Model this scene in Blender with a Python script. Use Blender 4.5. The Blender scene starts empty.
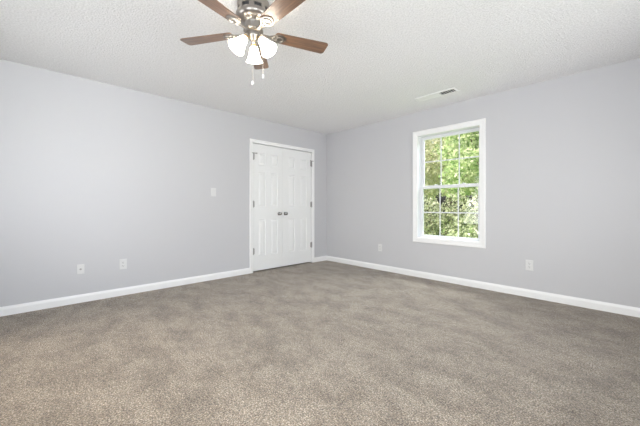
import bpy, bmesh, math, random
import numpy as np
from mathutils import Vector, Matrix
R = math.radians
PI = math.pi
scn = bpy.context.scene
C = scn.collection
random.seed(4)

# ------------------------------------------------------------------ camera
cam = bpy.data.cameras.new('camera')
cam_o = bpy.data.objects.new('camera', cam)
C.objects.link(cam_o)
cam.sensor_width = 36
cam.lens = 300.77 / 640 * 36
cam.shift_y = -6.31 / 640
cam.clip_start = .02
CX, CY, CZ = 4.153, -4.122, 1.039
YAW = 46.47
cam_o.location = (CX, CY, CZ)
cam_o.rotation_euler = (R(90), 0, R(YAW))
scn.camera = cam_o

# ------------------------------------------------------------------ world, sun, exposure
w = bpy.data.worlds.new('sky'); scn.world = w; w.use_nodes = True
nt = w.node_tree
sky = nt.nodes.new('ShaderNodeTexSky')
sky.sky_type = 'NISHITA'; sky.sun_disc = False
sky.sun_elevation = R(48); sky.sun_rotation = R(200)
sky.air_density = 1.0; sky.dust_density = 7.0
bg = nt.nodes['Background']
nt.links.new(sky.outputs[0], bg.inputs[0])
bg.inputs[1].default_value = .23
sun = bpy.data.lights.new('sun', 'SUN'); sun.energy = 7.5; sun.angle = R(1.5); sun.color = (1, .95, .86)
sun_o = bpy.data.objects.new('sun', sun); C.objects.link(sun_o)
sun_o.rotation_euler = Vector((.62, .20, -.95)).to_track_quat('-Z', 'Y').to_euler()
# added fill lamps set in the two made-up windows behind the camera
def area(name, loc, direction, sx, sy, power, col, spread=180):
    l = bpy.data.lights.new(name, 'AREA'); l.shape = 'RECTANGLE'; l.size = sx; l.size_y = sy
    l.energy = power; l.color = col; l.spread = R(spread)
    o = bpy.data.objects.new(name, l); C.objects.link(o); o.location = loc
    o.rotation_euler = Vector(direction).to_track_quat('-Z', 'Y').to_euler()
    return o
FILL_COL = (.94, .955, 1.0)
PW = dict(fill_side_a=33, fill_side_c=4.6, fill_side_b=9, fill_rear_a=7.7, fill_rear_b=37, up_side_a=0.0, up_side_b=21.5, up_rear_a=14, up_rear_b=0.0, up_far=1.4, sky=350)  # powers of the added lamps; the sky entry feeds the one above the window
area('fill_side', (5.13, -3.85, 1.10), (-1, 0, -.07), 1.3, 1.2, PW['fill_side_a'], FILL_COL, 115)
area('fill_side', (5.13, -1.75, 1.25), (-1, 0, .04), 1.3, 1.4, PW['fill_side_b'], FILL_COL, 115)
area('fill_side', (5.13, -3.95, 1.3), (-1, 0, .13), 1.0, 1.0, PW['fill_side_c'], FILL_COL, 42)
area('fill_rear', (1.5, -5.13, 1.25), (0, 1, .04), 1.3, 1.4, PW['fill_rear_a'], FILL_COL, 120)
area('fill_rear', (3.9, -5.13, 1.25), (0, 1, .04), 1.3, 1.4, PW['fill_rear_b'], FILL_COL, 120)
# more added lamps at those windows, aimed up to brighten the ceiling
UPC = (1.0, .98, 1.0)
area('up_fill_side', (5.12, -3.65, .95), (-1, 0, .36), 1.8, .9, PW['up_side_a'], UPC, 125)
area('up_fill_side', (5.12, -1.65, .95), (-1, 0, .36), 1.8, .9, PW['up_side_b'], UPC, 125)
area('up_fill_rear', (1.5, -5.12, .95), (0, 1, .36), 1.8, .9, PW['up_rear_a'], UPC, 125)
area('up_fill_rear', (3.6, -5.12, .95), (0, 1, .36), 1.8, .9, PW['up_rear_b'], UPC, 125)
area('up_fill_rear', (2.9, -5.12, .80), (-.1, 1, .50), 1.2, .6, PW['up_far'], UPC, 55)
# added lamp outside, above the grilled window, boosting sky light on the carpet
area('sky_fill', (2.35, 1.6, 3.5), (0, -2.6, -2.5), 3.2, 1.0, PW['sky'], (.90, .955, 1.0), 180)
LAMP = 0.6
scn.view_settings.view_transform = 'Standard'
scn.view_settings.look = 'None'
scn.view_settings.gamma = 1
scn.view_settings.use_curve_mapping = False
scn.view_settings.exposure = 0.0
scn.cycles.max_bounces = 14
scn.cycles.diffuse_bounces = 10
scn.cycles.transparent_max_bounces = 16
scn.cycles.sample_clamp_indirect = 4

# ------------------------------------------------------------------ materials
def mat(name, col=(.8, .8, .8), rough=.5, metal=0., **k):
    m = bpy.data.materials.new(name); m.use_nodes = True
    b = m.node_tree.nodes['Principled BSDF']
    b.inputs['Base Color'].default_value = (*col, 1)
    b.inputs['Roughness'].default_value = rough
    b.inputs['Metallic'].default_value = metal
    for kk, v in k.items():
        b.inputs[kk.replace('_', ' ')].default_value = v
    return m
def N(m, t, **props):
    n = m.node_tree.nodes.new(t)
    for k, v in props.items(): setattr(n, k, v)
    return n
def L(m, a, b): m.node_tree.links.new(a, b)
def bsdf(m): return m.node_tree.nodes['Principled BSDF']
def coords(m, scale=(1, 1, 1), kind='Object', rot=(0, 0, 0)):
    tc = N(m, 'ShaderNodeTexCoord'); mp = N(m, 'ShaderNodeMapping')
    mp.inputs['Scale'].default_value = scale; mp.inputs['Rotation'].default_value = rot
    L(m, tc.outputs[kind], mp.inputs[0]); return mp.outputs[0]
def noise(m, vec, scale, detail=2, rough=.5, dist=0):
    n = N(m, 'ShaderNodeTexNoise'); n.inputs['Scale'].default_value = scale
    n.inputs['Detail'].default_value = detail; n.inputs['Roughness'].default_value = rough
    n.inputs['Distortion'].default_value = dist
    L(m, vec, n.inputs['Vector']); return n.outputs['Fac']
def ramp(m, fac, stops):
    r = N(m, 'ShaderNodeValToRGB'); e = r.color_ramp.elements
    while len(e) < len(stops): e.new(.5)
    for el, (p, c) in zip(e, stops): el.position = p; el.color = (*c, 1)
    L(m, fac, r.inputs[0]); return r.outputs[0]
def mixc(m, fac, a, b, blend='MIX'):
    n = N(m, 'ShaderNodeMix', data_type='RGBA', blend_type=blend)
    if isinstance(fac, float): n.inputs[0].default_value = fac
    else: L(m, fac, n.inputs[0])
    L(m, a, n.inputs[6]); L(m, b, n.inputs[7]); return n.outputs[2]
def bump(m, h, strength, dist):
    b = N(m, 'ShaderNodeBump'); b.inputs['Strength'].default_value = strength
    b.inputs['Distance'].default_value = dist
    L(m, h, b.inputs['Height']); L(m, b.outputs[0], bsdf(m).inputs['Normal'])

M = {}
M['wall'] = m = mat('wall_paint', (.572, .572, .592), .75)
bump(m, noise(m, coords(m), 260, 2), .12, .002)
M['ceiling'] = m = mat('popcorn_ceiling', (.83, .83, .825), .9)
v = coords(m)
pc = noise(m, v, 75, 4, .65)
L(m, ramp(m, pc, [(.32, (.78, .78, .785)), (.60, (.935, .935, .94))]), bsdf(m).inputs['Base Color'])
bump(m, pc, .9, .018)
M['white'] = mat('white_trim_paint', (.88, .88, .88), .38)
M['door'] = mat('white_door_paint', (.84, .845, .845), .42)
M['vinyl'] = mat('white_vinyl', (.76, .77, .79), .35)
M['plate'] = mat('white_plastic', (.70, .70, .70), .35)
M['slot'] = mat('dark_slot', (.03, .03, .03), .6)
M['dark'] = mat('dark_duct', (.05, .05, .052), .8)
M['vent'] = mat('white_register_enamel', (.82, .82, .82), .4)
M['nickel'] = mat('brushed_nickel', (.34, .315, .29), .33, 1.0)
M['hinge'] = mat('satin_hinge_nickel', (.38, .37, .36), .35, 1.0)
M['knobm'] = mat('satin_knob_nickel', (.36, .35, .34), .25, 1.0)
M['brass'] = mat('brass_socket', (.75, .55, .25), .25, 1.0)
M['outer'] = mat('outer_wall', (.5, .5, .5), .8)

# carpet: fine speckle of light and dark tufts, nap patches where the pile lies differently
M['carpet'] = m = mat('beige_carpet', (.4, .35, .3), .95)
v = coords(m)
f1 = noise(m, v, 122, 2, .8)
f2 = noise(m, v, 30, 3, .7)
tuft = ramp(m, f1, [(.30, (.022, .015, .009)), (.42, (.160, .122, .085)), (.55, (.36, .293, .222)), (.66, (.74, .65, .535))])
tuft2 = ramp(m, f2, [(.30, (.66, .66, .66)), (.5, (1, 1, 1)), (.70, (1.22, 1.22, 1.22))])
nap = noise(m, coords(m, (1.0, 1.5, 1), rot=(0, 0, R(38))), 3.3, 6, .72, .2)
napc = ramp(m, nap, [(.37, (.66, .645, .63)), (.49, (.90, .89, .885)), (.58, (1.09, 1.105, 1.125))])
c1 = mixc(m, 1.0, tuft, tuft2, 'MULTIPLY')
c2 = mixc(m, 1.0, c1, napc, 'MULTIPLY')
L(m, c2, bsdf(m).inputs['Base Color'])
bsdf(m).inputs['Sheen Weight'].default_value = .45
bsdf(m).inputs['Sheen Roughness'].default_value = .35
bsdf(m).inputs['Specular IOR Level'].default_value = .25
bump(m, f1, .9, .014)

M['wood'] = m = mat('walnut_blade', (.2, .1, .05), .45, Coat_Weight=1.0, Coat_Roughness=.42, Coat_IOR=1.75)
g = noise(m, coords(m, (3, 46, 46)), 1.6, 4, .6, .4)
L(m, ramp(m, g, [(.28, (.075, .036, .019)), (.5, (.165, .083, .043)), (.72, (.29, .155, .082))]), bsdf(m).inputs['Base Color'])

M['shade'] = m = mat('lit_frosted_glass', (.95, .93, .88), .4)
b = bsdf(m)
b.inputs['Emission Color'].default_value = (1.0, .95, .87, 1)
b.inputs['Emission Strength'].default_value = 13.0
tr = N(m, 'ShaderNodeBsdfTranslucent'); tr.inputs[0].default_value = (.95, .93, .88, 1)
mx = N(m, 'ShaderNodeMixShader'); mx.inputs[0].default_value = .55
out = m.node_tree.nodes['Material Output']
L(m, b.outputs[0], mx.inputs[1]); L(m, tr.outputs[0], mx.inputs[2]); L(m, mx.outputs[0], out.inputs[0])
M['bulb'] = m = mat('lit_bulb', (1, 1, 1), .4)
bsdf(m).inputs['Emission Color'].default_value = (1, .93, .82, 1)
bsdf(m).inputs['Emission Strength'].default_value = 4

M['glass'] = m = mat('window_glass', (1, 1, 1), .02)
tp = N(m, 'ShaderNodeBsdfTransparent'); tp.inputs[0].default_value = (.97, .985, .975, 1)
gl = N(m, 'ShaderNodeBsdfGlossy'); gl.inputs['Roughness'].default_value = .02
lw = N(m, 'ShaderNodeLayerWeight'); pw5 = N(m, 'ShaderNodeMath', operation='POWER'); pw5.inputs[1].default_value = 5
ma = N(m, 'ShaderNodeMath', operation='MULTIPLY_ADD'); ma.inputs[1].default_value = .96; ma.inputs[2].default_value = .035
L(m, lw.outputs['Facing'], pw5.inputs[0]); L(m, pw5.outputs[0], ma.inputs[0])
mx = N(m, 'ShaderNodeMixShader'); out = m.node_tree.nodes['Material Output']
L(m, ma.outputs[0], mx.inputs[0]); L(m, tp.outputs[0], mx.inputs[1]); L(m, gl.outputs[0], mx.inputs[2]); L(m, mx.outputs[0], out.inputs[0])
M['bobm'] = mat('clear_pull_bob', (.9, .9, .9), .1, Transmission_Weight=.4)

def leaf_mat(name, stops):
    m = mat(name, (.2, .4, .1), .5)
    geo = N(m, 'ShaderNodeNewGeometry')
    c = ramp(m, geo.outputs['Random Per Island'], stops)
    L(m, c, bsdf(m).inputs['Base Color'])
    tr = N(m, 'ShaderNodeBsdfTranslucent'); L(m, c, tr.inputs[0])
    mx = N(m, 'ShaderNodeMixShader'); mx.inputs[0].default_value = .4
    out = m.node_tree.nodes['Material Output']
    L(m, bsdf(m).outputs[0], mx.inputs[1]); L(m, tr.outputs[0], mx.inputs[2]); L(m, mx.outputs[0], out.inputs[0])
    return m
M['leaf_shrub'] = leaf_mat('shrub_leaves', [(0, (.08, .11, .05)), (.42, (.40, .45, .26)), (1, (.84, .85, .66))])
M['leaf_bright'] = leaf_mat('bright_tree_leaves', [(0, (.22, .36, .13)), (.5, (.54, .66, .34)), (1, (.88, .91, .68))])
M['leaf_pale'] = leaf_mat('pale_tree_leaves', [(0, (.54, .56, .36)), (.5, (.78, .78, .58)), (1, (.94, .91, .82))])
M['leaf_deep'] = leaf_mat('deep_tree_leaves', [(0, (.12, .22, .07)), (.5, (.26, .42, .14)), (1, (.50, .66, .30))])
M['bark'] = mat('grey_bark', (.16, .125, .10), .9)
M['lawn'] = m = mat('lawn_grass', (.15, .28, .06), .95)
L(m, ramp(m, noise(m, coords(m), 9, 5, .7), [(.3, (.10, .20, .04)), (.7, (.30, .42, .12))]), bsdf(m).inputs['Base Color'])

# ------------------------------------------------------------------ helpers
def link(name, bm, m, parent=None, smooth=False):
    me = bpy.data.meshes.new(name)
    bmesh.ops.recalc_face_normals(bm, faces=bm.faces)
    bm.to_mesh(me); bm.free()
    me.materials.append(m)
    if smooth:
        for p in me.polygons: p.use_smooth = True
        try: me.set_sharp_from_angle(angle=R(38))
        except Exception: pass
    o = bpy.data.objects.new(name, me); C.objects.link(o)
    if parent: o.parent = parent
    return o
def tag(o, label, cat, group=None, kind=None):
    o['label'] = label; o['category'] = cat
    if group: o['group'] = group
    if kind: o['kind'] = kind
    return o
def thing(name, label, cat, loc=(0, 0, 0), rot=(0, 0, 0), group=None, kind=None):
    o = bpy.data.objects.new(name, None); C.objects.link(o)
    o.empty_display_size = .1
    o.location = loc; o.rotation_euler = rot
    return tag(o, label, cat, group, kind)
def box(bm, x0, x1, y0, y1, z0, z1, bev=0, seg=2, mtx=None):
    t = bmesh.new()
    bmesh.ops.create_cube(t, size=1)
    for q in t.verts:
        q.co = Vector(((x0 + x1) / 2 + q.co.x * (x1 - x0), (y0 + y1) / 2 + q.co.y * (y1 - y0), (z0 + z1) / 2 + q.co.z * (z1 - z0)))
    if bev: bmesh.ops.bevel(t, geom=t.edges[:], offset=bev, segments=seg, affect='EDGES', profile=.5)
    if mtx: bmesh.ops.transform(t, matrix=mtx, verts=t.verts)
    merge(bm, t); return bm
def merge(bm, t):
    me = bpy.data.meshes.new('tmp'); t.to_mesh(me); t.free(); bm.from_mesh(me); bpy.data.meshes.remove(me)
def lathe(bm, prof, seg=32, mtx=None, closed=True):
    """prof = [(radius, z)], revolved about z"""
    t = bmesh.new(); rings = []
    for r, z in prof:
        if r < 1e-6: rings.append([t.verts.new((0, 0, z))])
        else: rings.append([t.verts.new((r * math.cos(2 * PI * i / seg), r * math.sin(2 * PI * i / seg), z)) for i in range(seg)])
    for a, b in zip(rings, rings[1:]):
        for i in range(seg):
            j = (i + 1) % seg
            if len(a) == 1 and len(b) == 1: continue
            if len(a) == 1: t.faces.new((a[0], b[i], b[j]))
            elif len(b) == 1: t.faces.new((a[i], a[j], b[0]))
            else: t.faces.new((a[i], a[j], b[j], b[i]))
    if closed:
        for rg in (rings[0], rings[-1]):
            if len(rg) > 2: t.faces.new(rg)
    if mtx: bmesh.ops.transform(t, matrix=mtx, verts=t.verts)
    merge(bm, t); return bm
def tube(bm, pts, rad, seg=10, mtx=None):
    """round tube through points; rad a number or one per point"""
    t = bmesh.new(); pts = [Vector(p) for p in pts]
    rr = rad if isinstance(rad, (list, tuple)) else [rad] * len(pts)
    rings = []; up = Vector((.123, .35, .93))
    for i, p in enumerate(pts):
        d = (pts[min(i + 1, len(pts) - 1)] - pts[max(i - 1, 0)]).normalized()
        a = d.cross(up)
        if a.length < 1e-3: a = d.cross(Vector((1, 0, 0)))
        a.normalize(); b = d.cross(a)
        rings.append([t.verts.new(p + rr[i] * (math.cos(2 * PI * k / seg) * a + math.sin(2 * PI * k / seg) * b)) for k in range(seg)])
    for a, b in zip(rings, rings[1:]):
        for k in range(seg): t.faces.new((a[k], a[(k + 1) % seg], b[(k + 1) % seg], b[k]))
    t.faces.new(rings[0]); t.faces.new(rings[-1])
    if mtx: bmesh.ops.transform(t, matrix=mtx, verts=t.verts)
    merge(bm, t); return bm
def prism(bm, outline, z0, z1, bev=0, mtx=None):
    t = bmesh.new()
    f = t.faces.new([t.verts.new((x, y, z0)) for x, y in outline])
    ex = bmesh.ops.extrude_face_region(t, geom=[f])
    for q in ex['geom']:
        if isinstance(q, bmesh.types.BMVert): q.co.z = z1
    if bev:
        es = [e for e in t.edges if abs(e.verts[0].co.z - e.verts[1].co.z) < 1e-6]
        bmesh.ops.bevel(t, geom=es, offset=bev, segments=2, affect='EDGES')
    if mtx: bmesh.ops.transform(t, matrix=mtx, verts=t.verts)
    merge(bm, t); return bm
def sphere(bm, c, r, sc=(1, 1, 1), u=16, v=10):
    t = bmesh.new(); bmesh.ops.create_uvsphere(t, u_segments=u, v_segments=v, radius=r)
    for q in t.verts: q.co = Vector((c[0] + q.co.x * sc[0], c[1] + q.co.y * sc[1], c[2] + q.co.z * sc[2]))
    merge(bm, t); return bm
def B(): return bmesh.new()

# ------------------------------------------------------------------ room shell
H = 2.44; LX = 5.0; LY = -5.0; TH = .14
def struct(name, bm, m, label, cat, smooth=False):
    return tag(link(name, bm, m, None, smooth), label, cat, None, 'structure')
def wall_along_x(name, x0, x1, yin, yout, holes, label):
    """wall lying along x, with rectangular openings (a, b, z0, z1)"""
    bm = B(); x = x0
    for a, b_, z0, z1 in sorted(holes):
        box(bm, x, a, yin, yout, 0, H)
        if z0 > 0: box(bm, a, b_, yin, yout, 0, z0)
        box(bm, a, b_, yin, yout, z1, H); x = b_
    box(bm, x, x1, yin, yout, 0, H)
    return struct(name, bm, M['wall'], label, 'wall')
def wall_along_y(name, y0, y1, xin, xout, holes, label):
    bm = B(); y = y0
    for a, b_, z0, z1 in sorted(holes):
        box(bm, xin, xout, y, a, 0, H)
        if z0 > 0: box(bm, xin, xout, a, b_, 0, z0)
        box(bm, xin, xout, a, b_, z1, H); y = b_
    box(bm, xin, xout, y, y1, 0, H)
    return struct(name, bm, M['wall'], label, 'wall')

struct('floor', box(B(), -.9, LX + TH, LY - TH, TH, -.12, 0), M['carpet'], 'beige speckled carpet covering the whole floor', 'floor')
struct('ceiling', box(B(), -.9, LX + TH, LY - TH, TH, H, H + .15), M['ceiling'], 'white popcorn textured ceiling', 'ceiling')
DY0, DY1, DZ = -1.635, -.39, 2.045            # closet opening between the casings
SPL = -1.055
WX0, WX1, WZ0, WZ1 = 1.918, 2.773, .588, 2.078
wall_along_y('wall_left', LY, 0, 0, -TH, [(DY0 - .02, DY1 + .02, 0, DZ + .02)], 'pale grey wall on the left with the closet doors')
wall_along_x('wall_right', -TH, LX + TH, 0, TH, [(WX0 - .012, WX1 + .012, WZ0 - .012, WZ1 + .012)], 'pale grey wall on the right with the window')
S0, S1, R0, R1, Z0, Z1 = -4.6, -.7, .45, 4.65, .45, 2.15
wall_along_y('wall_near', LY, 0, LX, LX + TH, [(S0, S1, Z0, Z1)], 'pale grey wall facing the closet doors')
wall_along_x('wall_rear', -TH, LX + TH, LY, LY - TH, [(R0, R1, Z0, Z1)], 'pale grey wall facing the window')
# closet behind the doors
bm = B()
box(bm, -.80, -.86, DY0 - .3, DY1 + .3, 0, H); box(bm, -.80, -TH, DY0 - .3, DY0 - .36, 0, H); box(bm, -.80, -TH, DY1 + .3, DY1 + .36, 0, H)
struct('wall_closet', bm, M['wall'], 'closet walls behind the double doors', 'wall')
# door jamb + casing
bm = B()
box(bm, -TH, .001, DY0 - .02, DY0 - .001, 0, DZ + .02); box(bm, -TH, .001, DY1 + .001, DY1 + .02, 0, DZ + .02)
box(bm, -TH, .001, DY0 - .001, DY1 + .001, DZ + .002, DZ + .02)
box(bm, -.06, -.045, DY0, DY1, DZ - .012, DZ + .002)          # stop behind the leaves
struct('trim_1', bm, M['white'], 'white jamb lining the closet doorway', 'door frame')
def frame_casing(bm, axis, a0, a1, z0, z1, wd, th, bottom):
    """moulded picture-frame casing with mitred corners; the profile steps up to a thick outer band"""
    prof = [(0, 0), (0, th * .55), (.006, th * .72), (wd * .55, th * .8), (wd * .72, th), (wd - .004, th), (wd, th - .004), (wd, 0)]
    corners = [(a0, z0, -1, -1), (a0, z1, -1, 1), (a1, z1, 1, 1), (a1, z0, 1, -1)]
    if not bottom: corners = [(a0, z0, -1, 0), (a0, z1, -1, 1), (a1, z1, 1, 1), (a1, z0, 1, 0)]
    t = bmesh.new(); rings = []
    for a, z, sa, sz in corners:
        rg = []
        for o, h in prof:
            aa, zz = a + sa * o, z + sz * o
            rg.append(t.verts.new((h, aa, zz) if axis == 'y' else (aa, -h, zz)))
        rings.append(rg)
    pairs = list(zip(rings, rings[1:])) + ([(rings[3], rings[0])] if bottom else [])
    for p, q in pairs:
        for k in range(len(prof) - 1): t.faces.new((p[k], p[k + 1], q[k + 1], q[k]))
    if not bottom: t.faces.new(rings[0]); t.faces.new(rings[3])
    merge(bm, t); return bm
struct('trim_2', frame_casing(B(), 'y', DY0, DY1, 0, DZ, .056, .018, False), M['white'], 'white moulded casing round the closet doors', 'door casing')

# baseboards
def base_profile(): return [(0, 0), (.014, 0), (.014, .062), (.011, .072), (.006, .082), (.004, .088), (0, .088)]
def baseboard(name, p0, p1, nrm, label):
    t = bmesh.new(); rings = []
    for p in (p0, p1):
        rings.append([t.verts.new((p[0] + nrm[0] * d, p[1] + nrm[1] * d, z)) for d, z in base_profile()])
    n = len(rings[0])
    for k in range(n): t.faces.new((rings[0][k], rings[0][(k + 1) % n], rings[1][(k + 1) % n], rings[1][k]))
    t.faces.new(rings[0]); t.faces.new(rings[1])
    return struct(name, t, M['white'], label, 'baseboard')
baseboard('baseboard_left', (0, LY), (0, DY0 - .057), (1, 0), 'white baseboard along the left wall up to the closet casing')
baseboard('baseboard_corner', (0, DY1 + .057), (0, -.014), (1, 0), 'short white baseboard between the closet doors and the corner')
baseboard('baseboard_right', (0, 0), (LX, 0), (0, -1), 'white baseboard along the right wall under the window')
baseboard('baseboard_near', (LX, LY + .014), (LX, -.014), (-1, 0), 'white baseboard along the wall facing the closet')
baseboard('baseboard_rear', (.014, LY), (LX, LY), (0, 1), 'white baseboard along the wall facing the window')

# ------------------------------------------------------------------ closet doors
def panel_face(bm, ys, zs, panels, x):
    """front skin of a moulded door: a grid whose panel cells carry a groove and a raised field"""
    t = bmesh.new()
    cache = {}
    def vtx(px, y, z):
        k = (round(px, 5), round(y, 5), round(z, 5))
        if k not in cache: cache[k] = t.verts.new((px, y, z))
        return cache[k]
    for i in range(len(ys) - 1):
        for j in range(len(zs) - 1):
            y0, y1, z0, z1 = ys[i], ys[i + 1], zs[j], zs[j + 1]
            loops = [(0, 0)]
            if (i, j) in panels: loops = [(0, 0), (.006, -.009), (.016, -.009), (.024, -.006), (.042, -.001)]
            prev = None
            for ins, d in loops:
                cur = [vtx(x + d, y0 + ins, z0 + ins), vtx(x + d, y1 - ins, z0 + ins), vtx(x + d, y1 - ins, z1 - ins), vtx(x + d, y0 + ins, z1 - ins)]
                if prev:
                    for k in range(4): t.faces.new((prev[k], prev[(k + 1) % 4], cur[(k + 1) % 4], cur[k]))
                prev = cur
            t.faces.new(prev)
    merge(bm, t)
def door_leaf(name, y0, y1, py, hinge_y, knob_y, label):
    root = thing(name, label, 'closet door', (0, (y0 + y1) / 2, 0), kind='structure')
    yc = (y0 + y1) / 2
    zb, zt = .022, DZ - .008
    bm = B()
    zs = [zb, .25, .835, 1.045, 1.59, 1.70, 1.90, zt]
    ys = [y0 - yc, py[0] - yc, py[1] - yc, py[2] - yc, py[3] - yc, y1 - yc]
    panels = {(i, j) for i in (1, 3) for j in (1, 3, 5)}
    panel_face(bm, ys, zs, panels, -.002)
    t = bmesh.new(); box(t, -.037, -.012, ys[0], ys[-1], zb, zt); merge(bm, t)
    for a, b_, c, d in ((ys[0], ys[0] + .001, zb, zt), (ys[-1] - .001, ys[-1], zb, zt), (ys[0], ys[-1], zb, zb + .001), (ys[0], ys[-1], zt - .001, zt)):
        box(bm, -.0125, -.002, a, b_, c, d)
    link('door_slab', bm, M['door'], root)
    # hinges: barrel, finials and a leaf plate
    hy = hinge_y - yc; s = 1 if hinge_y < yc else -1
    for k, hz in enumerate((1.83, 1.08, .335)):
        bm = B()
        lathe(bm, [(.004, -.055), (.006, -.051), (.0095, -.048), (.0095, -.017), (.0090, -.016), (.0095, -.015), (.0095, .015), (.0090, .016), (.0095, .017), (.0095, .048), (.006, .051), (.004, .056)], 14, Matrix.Translation((.008, hy, hz)))
        box(bm, -.002, .0014, hy, hy + s * .026, hz - .045, hz + .045, .0004, 1)
        hg = link('hinge', bm, M['hinge'], root, True)
        if k == 0:
            bm = B()       # hinge-pin door stop
            box(bm, .001, .016, hy - .022, hy + .022, hz + .048, hz + .060, .002)
            tube(bm, [(.008, hy, hz + .052), (.022, hy + s * .028, hz + .052), (.030, hy + s * .045, hz + .052)], .0055)
            sphere(bm, (.032, hy + s * .049, hz + .052), .010)
            tube(bm, [(.010, hy, hz + .052), (.026, hy - s * .030, hz + .052)], .0055)
            link('door_stop', bm, M['hinge'], hg, True)
    bm = B(); mt = Matrix.Translation((-.002, knob_y - yc, .922)) @ Matrix.Rotation(R(90), 4, 'Y')
    lathe(bm, [(0, 0), (.028, 0), (.029, .003), (.024, .007), (.012, .010), (.010, .022), (.012, .030), (.022, .036), (.0265, .045), (.026, .054), (.019, .061), (0, .064)], 24, mt, False)
    link('knob', bm, M['knobm'], root, True)
    return root
door_leaf('door_1', DY0 + .003, SPL - .0006, (-1.535, -1.392, -1.298, -1.155), DY0 + .006, SPL - .075, 'left leaf of the white six-panel closet double door')
door_leaf('door_2', SPL + .0006, DY1 - .003, (-.935, -.785, -.667, -.515), DY1 - .006, SPL + .050, 'right leaf of the white six-panel closet double door, nearest the corner')

# ------------------------------------------------------------------ window
win = thing('window_1', 'white double-hung window with grilles in the right wall', 'window', (0, 0, 0), kind='structure')
link('window_casing', frame_casing(B(), 'x', WX0, WX1, WZ0, WZ1, .074, .020, True), M['white'], win)
bm = B(); D = .145
box(bm, WX0 - .012, WX0, -.001, D, WZ0 - .012, WZ1 + .012); box(bm, WX1, WX1 + .012, -.001, D, WZ0 - .012, WZ1 + .012)
box(bm, WX0, WX1, -.001, D, WZ1, WZ1 + .012)
for s, x in ((1, WX0), (-1, WX1)):
    box(bm, x, x + s * .010, .066, .074, WZ0, WZ1); box(bm, x, x + s * .010, .102, .108, WZ0, WZ1)   # tracks
link('window_frame', bm, M['vinyl'], win)
bm = B(); box(bm, WX0, WX1, -.001, .15, WZ0 - .012, WZ0 + .004, .001, 1)
link('window_sill', bm, M['white'], win)
def sash(name, y0, y1, z0, z1, rb, rt, hm):
    st = .043; a, b_ = WX0 + .002, WX1 - .002
    bm = B()
    box(bm, a, a + st, y0, y1, z0, z1, .003); box(bm, b_ - st, b_, y0, y1, z0, z1, .003)
    box(bm, a + st - .003, b_ - st + .003, y0, y1, z0, z0 + rb, .003); box(bm, a + st - .003, b_ - st + .003, y0, y1, z1 - rt, z1, .003)
    s = link(name, bm, M['vinyl'], win)
    gx0, gx1, gz0, gz1 = a + st, b_ - st, z0 + rb, z1 - rt
    yc = (y0 + y1) / 2
    link('pane', box(B(), gx0 - .004, gx1 + .004, yc - .002, yc + .002, gz0 - .004, gz1 + .004), M['glass'], s)
    bm = B(); mw = .0078
    for k in (1, 2):
        x = gx0 + (gx1 - gx0) * k / 3
        box(bm, x - mw, x + mw, yc - .010, yc - .003, gz0, gz1, .002, 1)
    box(bm, gx0, gx1, yc - .0095, yc - .0035, hm - mw, hm + mw, .002, 1)
    link('grille', bm, M['vinyl'], s)
    return s
MR = 1.325
up = sash('upper_sash', .108, .136, MR - .022, WZ1 - .001, .045, .042, 1.70)
lo = sash('lower_sash', .075, .103, WZ0 + .006, MR + .022, .030, .044, .955)
for x in (2.15, 2.54):
    bm = B(); box(bm, x - .03, x + .03, .078, .100, MR + .022, MR + .028, .002); lathe(bm, [(.010, 0), (.010, .008), (.006, .011), (0, .011)], 14, Matrix.Translation((x, .089, MR + .028)), False)
    box(bm, x - .004, x + .028, .080, .088, MR + .030, MR + .037, .002)
    link('sash_lock', bm, M['vinyl'], lo, True)
# two made-up windows behind the camera, openings for the fill lamps
def added_window(name, axis, a0, a1, inn, out_, s, label):
    root = thing(name, label, 'window', kind='structure')
    def bx(bm, a, b_, d0, d1, z0, z1):
        if axis == 'x': box(bm, a, b_, inn + s * d0, inn + s * d1, z0, z1)
        else: box(bm, inn + s * d0, inn + s * d1, a, b_, z0, z1)
    bm = B()
    bx(bm, a0 - .07, a0, 0, -.018, Z0 - .07, Z1 + .07); bx(bm, a1, a1 + .07, 0, -.018, Z0 - .07, Z1 + .07)
    bx(bm, a0, a1, 0, -.018, Z1, Z1 + .07); bx(bm, a0, a1, 0, -.018, Z0 - .07, Z0)
    link('window_casing', bm, M['white'], root)
    bm = B(); mid = (a0 + a1) / 2
    for a in (a0, mid - .02, a1 - .04): bx(bm, a, a + .04, .05, .08, Z0, Z1)
    for z in (Z0, 1.28, Z1 - .04): bx(bm, a0, a1, .052, .078, z, z + .04)
    link('sash', bm, M['vinyl'], root)
    bm = B(); bx(bm, a0 + .02, a1 - .02, .064, .067, Z0 + .02, Z1 - .02)
    link('pane', bm, M['glass'], root)
added_window('added_window_2', 'y', S0, S1, LX, None, 1, 'made-up wide white window for the fill lamps, in the wall facing the closet')
added_window('added_window_3', 'x', R0, R1, LY, None, -1, 'made-up wide white window for the fill lamps, in the wall facing the grilled window')

# ------------------------------------------------------------------ ceiling fan
d_ = Vector((-math.sin(R(YAW)), math.cos(R(YAW)), 0)); r_ = Vector((math.cos(R(YAW)), math.sin(R(YAW)), 0))
FD = 2.07
fan_xy = Vector((CX, CY, 0)) + d_ * FD + r_ * ((253.4 - 320) / 300.8 * FD)
fan = thing('ceiling_fan', 'brushed nickel ceiling fan with five brown wood blades and three lit glass shades', 'ceiling fan', (fan_xy.x, fan_xy.y, H), (0, 0, R(YAW)))
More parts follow.
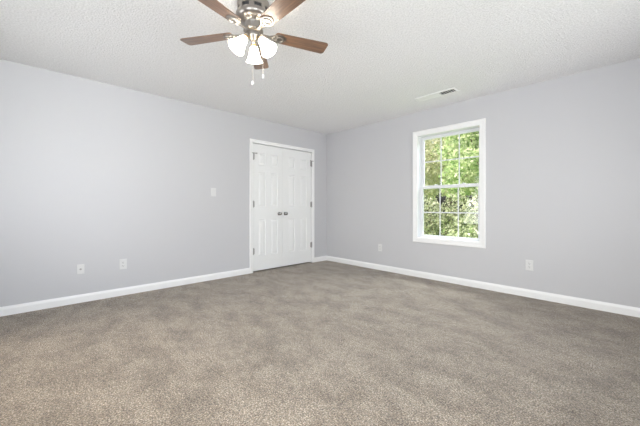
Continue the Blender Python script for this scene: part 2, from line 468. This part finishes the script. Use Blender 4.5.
# inside the fan: x = to the right of the photo, y = away from the camera, z down from the ceiling
bm = B()
lathe(bm, [(.104, 0), (.108, -.004), (.110, -.012), (.110, -.036), (.106, -.046), (.106, -.052)], 48)
link('ceiling_canopy', bm, M['nickel'], fan, True)
bm = B()
lathe(bm, [(.098, -.050), (.098, -.080)], 48)
link('vent_band', bm, M['dark'], fan, True)
for k in range(8):
    a = 2 * PI * k / 8 - R(84)
    link('band_post', box(B(), .096, .106, -.017, .017, -.081, -.050, .002, 1, Matrix.Rotation(a, 4, 'Z')), M['nickel'], fan)
bm = B()
lathe(bm, [(.104, -.078), (.114, -.082), (.118, -.090), (.118, -.102), (.114, -.112), (.102, -.124), (.080, -.134), (.058, -.140), (.055, -.144), (.053, -.176), (.057, -.180), (.0, -.180)], 48)
link('motor_housing', bm, M['nickel'], fan, True)
bm = B()
lathe(bm, [(.0, -.178), (.056, -.179), (.066, -.184), (.067, -.196), (.060, -.202), (.045, -.206), (0, -.206)], 40)
link('blade_hub', bm, M['nickel'], fan, True)
bm = B()
lathe(bm, [(0, -.204), (.040, -.204), (.0435, -.208), (.0435, -.230), (.040, -.238), (.030, -.250), (.022, -.258), (.012, -.264), (.010, -.272), (0, -.274)], 40)
link('switch_housing', bm, M['nickel'], fan, True)
ZB = -.203
def arc(cx, cy, r, a0, a1, n=7): return [(cx + r * math.cos(R(a0 + (a1 - a0) * i / n)), cy + r * math.sin(R(a0 + (a1 - a0) * i / n))) for i in range(n + 1)]
def make_blade():
    bm = B()
    r0, r1, w0, w1, cr = .150, .545, .050, .062, .024
    out = arc(r1 - cr, w1 - cr, cr, 90, 0) [::1]
    out = arc(r1 - cr, -(w1 - cr), cr, -90, 0) + arc(r1 - cr, w1 - cr, cr, 0, 90) + arc(r0 + .02, w0 - .02, .02, 90, 180) + arc(r0 + .02, -(w0 - .02), .02, 180, 270)
    prism(bm, out, -.003, .003, .0015)
    bl = link('blade', bm, M['wood'], fan)
    bm = B()       # bracket: arm widening into a rounded plate with a raised ring under the blade
    armp = [(.052, -.016), (.075, -.011), (.105, -.010), (.135, -.020), (.155, -.036), (.180, -.044), (.203, -.038), (.222, -.020), (.232, 0)]
    outl = armp + [(x, -y) for x, y in armp[::-1][1:]]
    prism(bm, outl, -.010, -.003, .0015)
    for (cx_, cy_, rr, tt) in ((.186, 0, .024, .0055), (.145, .0, .012, .004)):
        t = bmesh.new(); n1, n2 = 24, 8; g = []
        for i in range(n1):
            a = 2 * PI * i / n1
            g.append([t.verts.new((cx_ + (rr + tt * math.cos(2 * PI * k / n2)) * math.cos(a), cy_ + (rr + tt * math.cos(2 * PI * k / n2)) * math.sin(a), -.011 + tt * math.sin(2 * PI * k / n2))) for k in range(n2)])
        for i in range(n1):
            for k in range(n2): t.faces.new((g[i][k], g[(i + 1) % n1][k], g[(i + 1) % n1][(k + 1) % n2], g[i][(k + 1) % n2]))
        merge(bm, t)
    link('blade_bracket', bm, M['nickel'], bl, True)
    for x, y in ((.165, .024), (.165, -.024), (.214, 0)):
        bm = B(); lathe(bm, [(.0065, -.009), (.0060, -.012), (.003, -.014), (0, -.0143)], 12, Matrix.Translation((x, y, 0)), False)
        link('blade_screw', bm, M['nickel'], bl, True)
    return bl
TH0 = 23.0
blade0 = make_blade()
PITCH = R(9)
for k in range(5):
    o = blade0
    if k:
        o = blade0.copy(); C.objects.link(o); o.parent = fan
        for ch in blade0.children:
            c = ch.copy(); C.objects.link(c); c.parent = o
    o.matrix_local = Matrix.Translation((0, 0, ZB)) @ Matrix.Rotation(R(TH0 - 72 * k), 4, 'Z') @ Matrix.Rotation(-PITCH, 4, 'X')
# light kit
for k, az in enumerate((99, 219, 339)):
    u = Vector((math.cos(R(az)), math.sin(R(az)), 0)); tilt = R(54)
    ax = (u * math.cos(tilt) - Vector((0, 0, 1)) * math.sin(tilt)).normalized()
    neck = u * .058 + Vector((0, 0, -.256))
    q = ax.to_track_quat('Z', 'Y').to_matrix().to_4x4()
    mt = Matrix.Translation(neck) @ q
    bm = B()
    tube(bm, [u * .030 + Vector((0, 0, -.226)), u * .046 + Vector((0, 0, -.230)), u * .054 + Vector((0, 0, -.240)), neck + ax * -.004], .0075, 12)
    arm = link('lamp_arm', bm, M['nickel'], fan, True)
    bm = B(); lathe(bm, [(0, -.012), (.014, -.012), (.018, -.006), (.021, .004), (.022, .014), (.019, .018), (0, .018)], 24, mt, False)
    link('socket_cup', bm, M['brass'], arm, True)
    bm = B()
    prof = [(.019, .006), (.023, .010), (.027, .022), (.031, .038), (.037, .060), (.044, .082), (.053, .102), (.060, .113)]
    prof_in = [(r - .0025, z) for r, z in prof[::-1]]
    lathe(bm, prof + prof_in, 36, mt, False)
    link('lamp_shade', bm, M['shade'], fan, True)
    bm = B(); lathe(bm, [(.009, .018), (.011, .030), (.019, .048), (.0225, .062), (.020, .076), (.012, .085), (0, .088)], 20, mt, False)
    link('bulb', bm, M['bulb'], fan, True)
    pl = bpy.data.lights.new('lamp', 'POINT'); pl.energy = LAMP; pl.color = (1, .93, .82); pl.shadow_soft_size = .022
    po = bpy.data.objects.new('lamp_light', pl); C.objects.link(po); po.parent = fan; po.location = neck + ax * .100
# pull chains
for (x, y, zt, zb) in ((0.003, -.041, -.240, -.552), (.066, .0, -.236, -.492)):
    bm = B(); pts = []
    if x > .05: tube(bm, [(.040, 0, -.228), (.055, 0, -.229), (x, 0, -.236)], .003)
    n = int((zt - zb) / .0055)
    for i in range(n):
        sphere(bm, (x, y, zt - (i + .5) * (zt - zb) / n), .0021, (1, 1, 1), 6, 4)
    tube(bm, [(x, y, zt), (x, y, zb)], .0008, 6)
    ch = link('pull_chain', bm, M['nickel'], fan, True)
    bm = B(); lathe(bm, [(0, .004), (.004, .003), (.0055, -.004), (.009, -.012), (.010, -.020), (.007, -.027), (0, -.030)], 16, Matrix.Translation((x, y, zb)), False)
    link('pull_bob', bm, M['bobm'], ch, True)

# ------------------------------------------------------------------ ceiling register
vx0, vx1, vy0, vy1 = 2.17, 2.68, -.55, -.395
reg = thing('air_vent', 'white ceiling air register with one dark open louvre bank above the window', 'air vent', ((vx0 + vx1) / 2, (vy0 + vy1) / 2, H))
hx, hy = (vx1 - vx0) / 2, (vy1 - vy0) / 2
bm = B()
fw = .026
t = bmesh.new(); rings = []
for ins, z in ((0, 0), (.0, -.003), (.008, -.008), (fw - .004, -.009), (fw, -.006), (fw, 0)):
    rings.append([t.verts.new((sx * (hx - ins), sy * (hy - ins), z)) for sx, sy in ((-1, -1), (1, -1), (1, 1), (-1, 1))])
for a, b_ in zip(rings, rings[1:]):
    for k in range(4): t.faces.new((a[k], a[(k + 1) % 4], b_[(k + 1) % 4], b_[k]))
merge(bm, t)
box(bm, .045, .053, -hy + fw, hy - fw, -.010, -.001)
link('register_frame', bm, M['vent'], reg)
link('duct_opening', box(B(), -hx + fw, hx - fw, -hy + fw, hy - fw, -.0012, -.0002), M['dark'], reg)
bm = B()
n = 16; xa, xb = -hx + fw, .045
for i in range(n):
    x = xa + (i + .5) * (xb - xa) / n
    box(bm, -.0100, .0100, -hy + fw, hy - fw, -.0006, .0006, 0, 1, Matrix.Translation((x, 0, -.0065)) @ Matrix.Rotation(R(-9), 4, 'Y'))
link('louvre_bank', bm, M['vent'], reg)
bm = B()
n = 6; xa, xb = .053, hx - fw
for i in range(n):
    x = xa + (i + .5) * (xb - xa) / n
    box(bm, -.0065, .0065, -hy + fw, hy - fw, -.0006, .0006, 0, 1, Matrix.Translation((x, 0, -.007)) @ Matrix.Rotation(R(20), 4, 'Y'))
link('open_louvre_bank', bm, M['vent'], reg)

# ------------------------------------------------------------------ outlets and switch
def plate_bm(w_, h_):
    return box(B(), -w_ / 2, w_ / 2, -.006, 0, -h_ / 2, h_ / 2, .0025, 3)
def outlet(pos, rz, label, kind):
    """local -y faces the room"""
    root = thing('wall_outlet' if kind == 'duplex' else 'cable_jack', label, 'outlet' if kind == 'duplex' else 'jack plate', pos, (0, 0, rz), 'outlet plates low on the walls' if kind == 'duplex' else None)
    link('cover_plate', plate_bm(.074, .118) if kind == 'duplex' else plate_bm(.064, .104), M['plate'], root)
    if kind == 'duplex':
        for dz in (.0195, -.0195):
            bm = B(); sh = arc(0, 0, .0172, 35, 145, 8) + arc(0, 0, .0172, 215, 325, 8)
            prism(bm, sh, 0, .003, .0006, Matrix.Translation((0, -.0055, dz)) @ Matrix.Rotation(R(90), 4, 'X'))
            s = link('socket', bm, M['plate'], root)
            link('slot', box(B(), -.0075, -.0050, -.0090, -.0083, dz - .001, dz + .008), M['slot'], s)
            link('slot', box(B(), .0050, .0075, -.0090, -.0083, dz - .001, dz + .007), M['slot'], s)
            bm = B(); lathe(bm, [(.0028, 0), (.0028, .0007), (0, .0007)], 12, Matrix.Translation((0, -.0083, dz - .008)) @ Matrix.Rotation(R(90), 4, 'X'), False)
            link('slot', bm, M['slot'], s)
        zs = (0,)
    else:
        bm = B(); mt = Matrix.Translation((0, -.006, 0)) @ Matrix.Rotation(R(90), 4, 'X')
        lathe(bm, [(.0095, 0), (.0095, .003), (.0062, .0035), (.0062, .012), (.0035, .012), (.0035, .006), (0, .006)], 18, mt, False)
        link('coax_socket', bm, M['hinge'], root, True)
        zs = (.036, -.036)
    for z in zs:
        bm = B(); lathe(bm, [(.0034, 0), (.0030, .0012), (0, .0015)], 12, Matrix.Translation((0, -.006, z)) @ Matrix.Rotation(R(90), 4, 'X'), False)
        link('screw', bm, M['plate'], root, True)
    return root
LEFT = R(90)    # plate on the left wall faces +x
outlet((0, -3.758, .362), LEFT, 'white cable jack plate with one dark socket, low on the left wall, farthest left', 'jack')
outlet((0, -3.367, .365), LEFT, 'white duplex outlet on the left wall, right of the cable jack plate', 'duplex')
outlet((1.252, 0, .366), 0, 'white duplex outlet on the right wall between the corner and the window', 'duplex')
outlet((3.306, 0, .367), 0, 'white duplex outlet on the right wall, right of the window', 'duplex')
sw = thing('light_switch', 'white toggle light switch on the left wall beside the closet doors', 'light switch', (0, -2.272, 1.246), (0, 0, LEFT))
link('cover_plate', plate_bm(.076, .120), M['plate'], sw)
link('toggle', box(B(), -.005, .005, -.006, .006, -.012, .012, .002, 2, Matrix.Translation((0, -.010, .004)) @ Matrix.Rotation(R(-25), 4, 'X')), M['plate'], sw)
for z in (.030, -.030):
    bm = B(); lathe(bm, [(.0034, 0), (.0030, .0012), (0, .0015)], 12, Matrix.Translation((0, -.006, z)) @ Matrix.Rotation(R(90), 4, 'X'), False)
    link('screw', bm, M['plate'], sw, True)

# ------------------------------------------------------------------ garden outside the window
GZ = -.35
struct('ground', box(B(), -26, 16, TH + .02, 34, GZ - .2, GZ), M['lawn'], 'grass ground outside the window', 'ground')
def foliage(name, parent, m, blobs, n, size, seed):
    """blobs = [(x, y, z, rx, ry, rz)]; leaves are folded diamonds facing every way, thicker towards the outside"""
    rg = np.random.default_rng(seed)
    vol = np.array([b[3] * b[4] + b[4] * b[5] + b[3] * b[5] for b in blobs]); pick = rg.choice(len(blobs), n, p=vol / vol.sum())
    bb = np.array(blobs)[pick]
    u = rg.normal(size=(n, 3)); u /= np.linalg.norm(u, axis=1, keepdims=True)
    rad = (.55 + .5 * rg.random((n, 1)) ** .6)
    p = bb[:, :3] + u * rad * bb[:, 3:]
    p[:, 2] = np.maximum(p[:, 2], GZ + .04)
    a = rg.normal(size=(n, 3)) + u * .4; a /= np.linalg.norm(a, axis=1, keepdims=True)
    c = np.cross(a, rg.normal(size=(n, 3))); c /= np.linalg.norm(c, axis=1, keepdims=True)
    nn = np.cross(a, c)
    s = size * (.6 + .8 * rg.random((n, 1)))
    v0 = p - a * s * .6; v1 = p + c * s * .34 + nn * s * .1; v2 = p + a * s * .6; v3 = p - c * s * .34 + nn * s * .1
    V = np.stack([v0, v1, v2, v3], 1).reshape(-1, 3)
    i = np.arange(n) * 4
    F = np.concatenate([np.stack([i, i + 1, i + 2], 1), np.stack([i, i + 2, i + 3], 1)])
    me = bpy.data.meshes.new(name); me.from_pydata(V.tolist(), [], F.tolist()); me.materials.append(m)
    o = bpy.data.objects.new(name, me); C.objects.link(o); o.parent = parent
    return o
def shrub(x, y, rx, ry, h, n, size, seed, label, m='leaf_shrub'):
    root = thing('leafy_shrub', label, 'shrub', (x, y, GZ), group='shrubs outside the window')
    rg = random.Random(seed); blobs = []
    for k in range(11):
        a = rg.random() * 2 * PI; q = rg.random() ** .5
        blobs.append((rx * .62 * q * math.cos(a), ry * .62 * q * math.sin(a), h * (.22 + .60 * rg.random()), rx * .42, ry * .42, h * .24))
    f = foliage('foliage', root, M[m], [b_ for b_ in blobs], n, size, seed)
    f.data.transform(Matrix.Translation((0, 0, .0)))
    bm = B()
    for k in range(6):
        b_ = blobs[k]; tube(bm, [(.08 * math.cos(k), .08 * math.sin(k), 0), (b_[0] * .5, b_[1] * .5, b_[2] * .6), (b_[0], b_[1], b_[2] + h * .1)], [.025, .018, .006], 7)
    link('branches', bm, M['bark'], root, True)
def tree(x, y, h, cr, n, size, seed, label, m, tr=.12):
    root = thing('garden_tree', label, 'tree', (x, y, GZ), group='trees outside the window')
    rg = random.Random(seed); blobs = []
    for k in range(16):
        a = rg.random() * 2 * PI; q = rg.random() ** .5
        blobs.append((cr * .75 * q * math.cos(a), cr * .75 * q * math.sin(a), h * (.30 + .62 * rg.random()), cr * .40, cr * .40, h * .13))
    foliage('foliage', root, M[m], blobs, n, size, seed)
    bm = B()
    lean = rg.uniform(-.3, .3)
    tube(bm, [(0, 0, 0), (lean * .3, 0, h * .25), (lean, .1, h * .5), (lean * .8, 0, h * .85)], [tr, tr * .8, tr * .6, tr * .15], 10)
    for k in range(8):
        b_ = blobs[k]; z0 = h * (.22 + .05 * k)
        tube(bm, [(lean * .6, 0, z0), (b_[0] * .5, b_[1] * .5, (z0 + b_[2]) / 2 + .15), (b_[0], b_[1], b_[2])], [tr * .4, tr * .25, tr * .06], 7)
    link('trunk', bm, M['bark'], root, True)
shrub(1.9, 3.4, .95, .8, 1.75, 3400, .075, 1, 'pale leafy shrub close outside the window, on the right')
shrub(.05, 4.6, 1.0, .8, 1.95, 4000, .075, 2, 'pale leafy shrub outside the window, in the middle of the lower panes')
shrub(-2.15, 6.0, 1.1, .9, 2.2, 4200, .08, 3, 'pale leafy shrub outside the window, on the left')
tree(.2, 8.6, 6.0, 1.9, 5600, .15, 11, 'bright green tree behind the right half of the upper sash', 'leaf_bright')
tree(-4.2, 10.0, 6.5, 2.1, 7000, .17, 12, 'pale yellowish tree behind the left half of the upper sash', 'leaf_pale')
tree(-2.6, 15.6, 9.0, 2.9, 7000, .22, 13, 'darker green tree farther back between the pale and the bright tree', 'leaf_deep', .2)
tree(-9.6, 17.0, 9.0, 3.0, 7000, .24, 14, 'tall green tree far back on the left of the view', 'leaf_bright', .2)
tree(-8.0, 24.5, 12.0, 3.6, 7000, .32, 16, 'tallest tree at the back of the garden, seen between the nearer crowns', 'leaf_pale', .25)
tree(4.8, 12.0, 7.0, 2.2, 4200, .2, 15, 'green tree far to the right of the window view', 'leaf_deep')
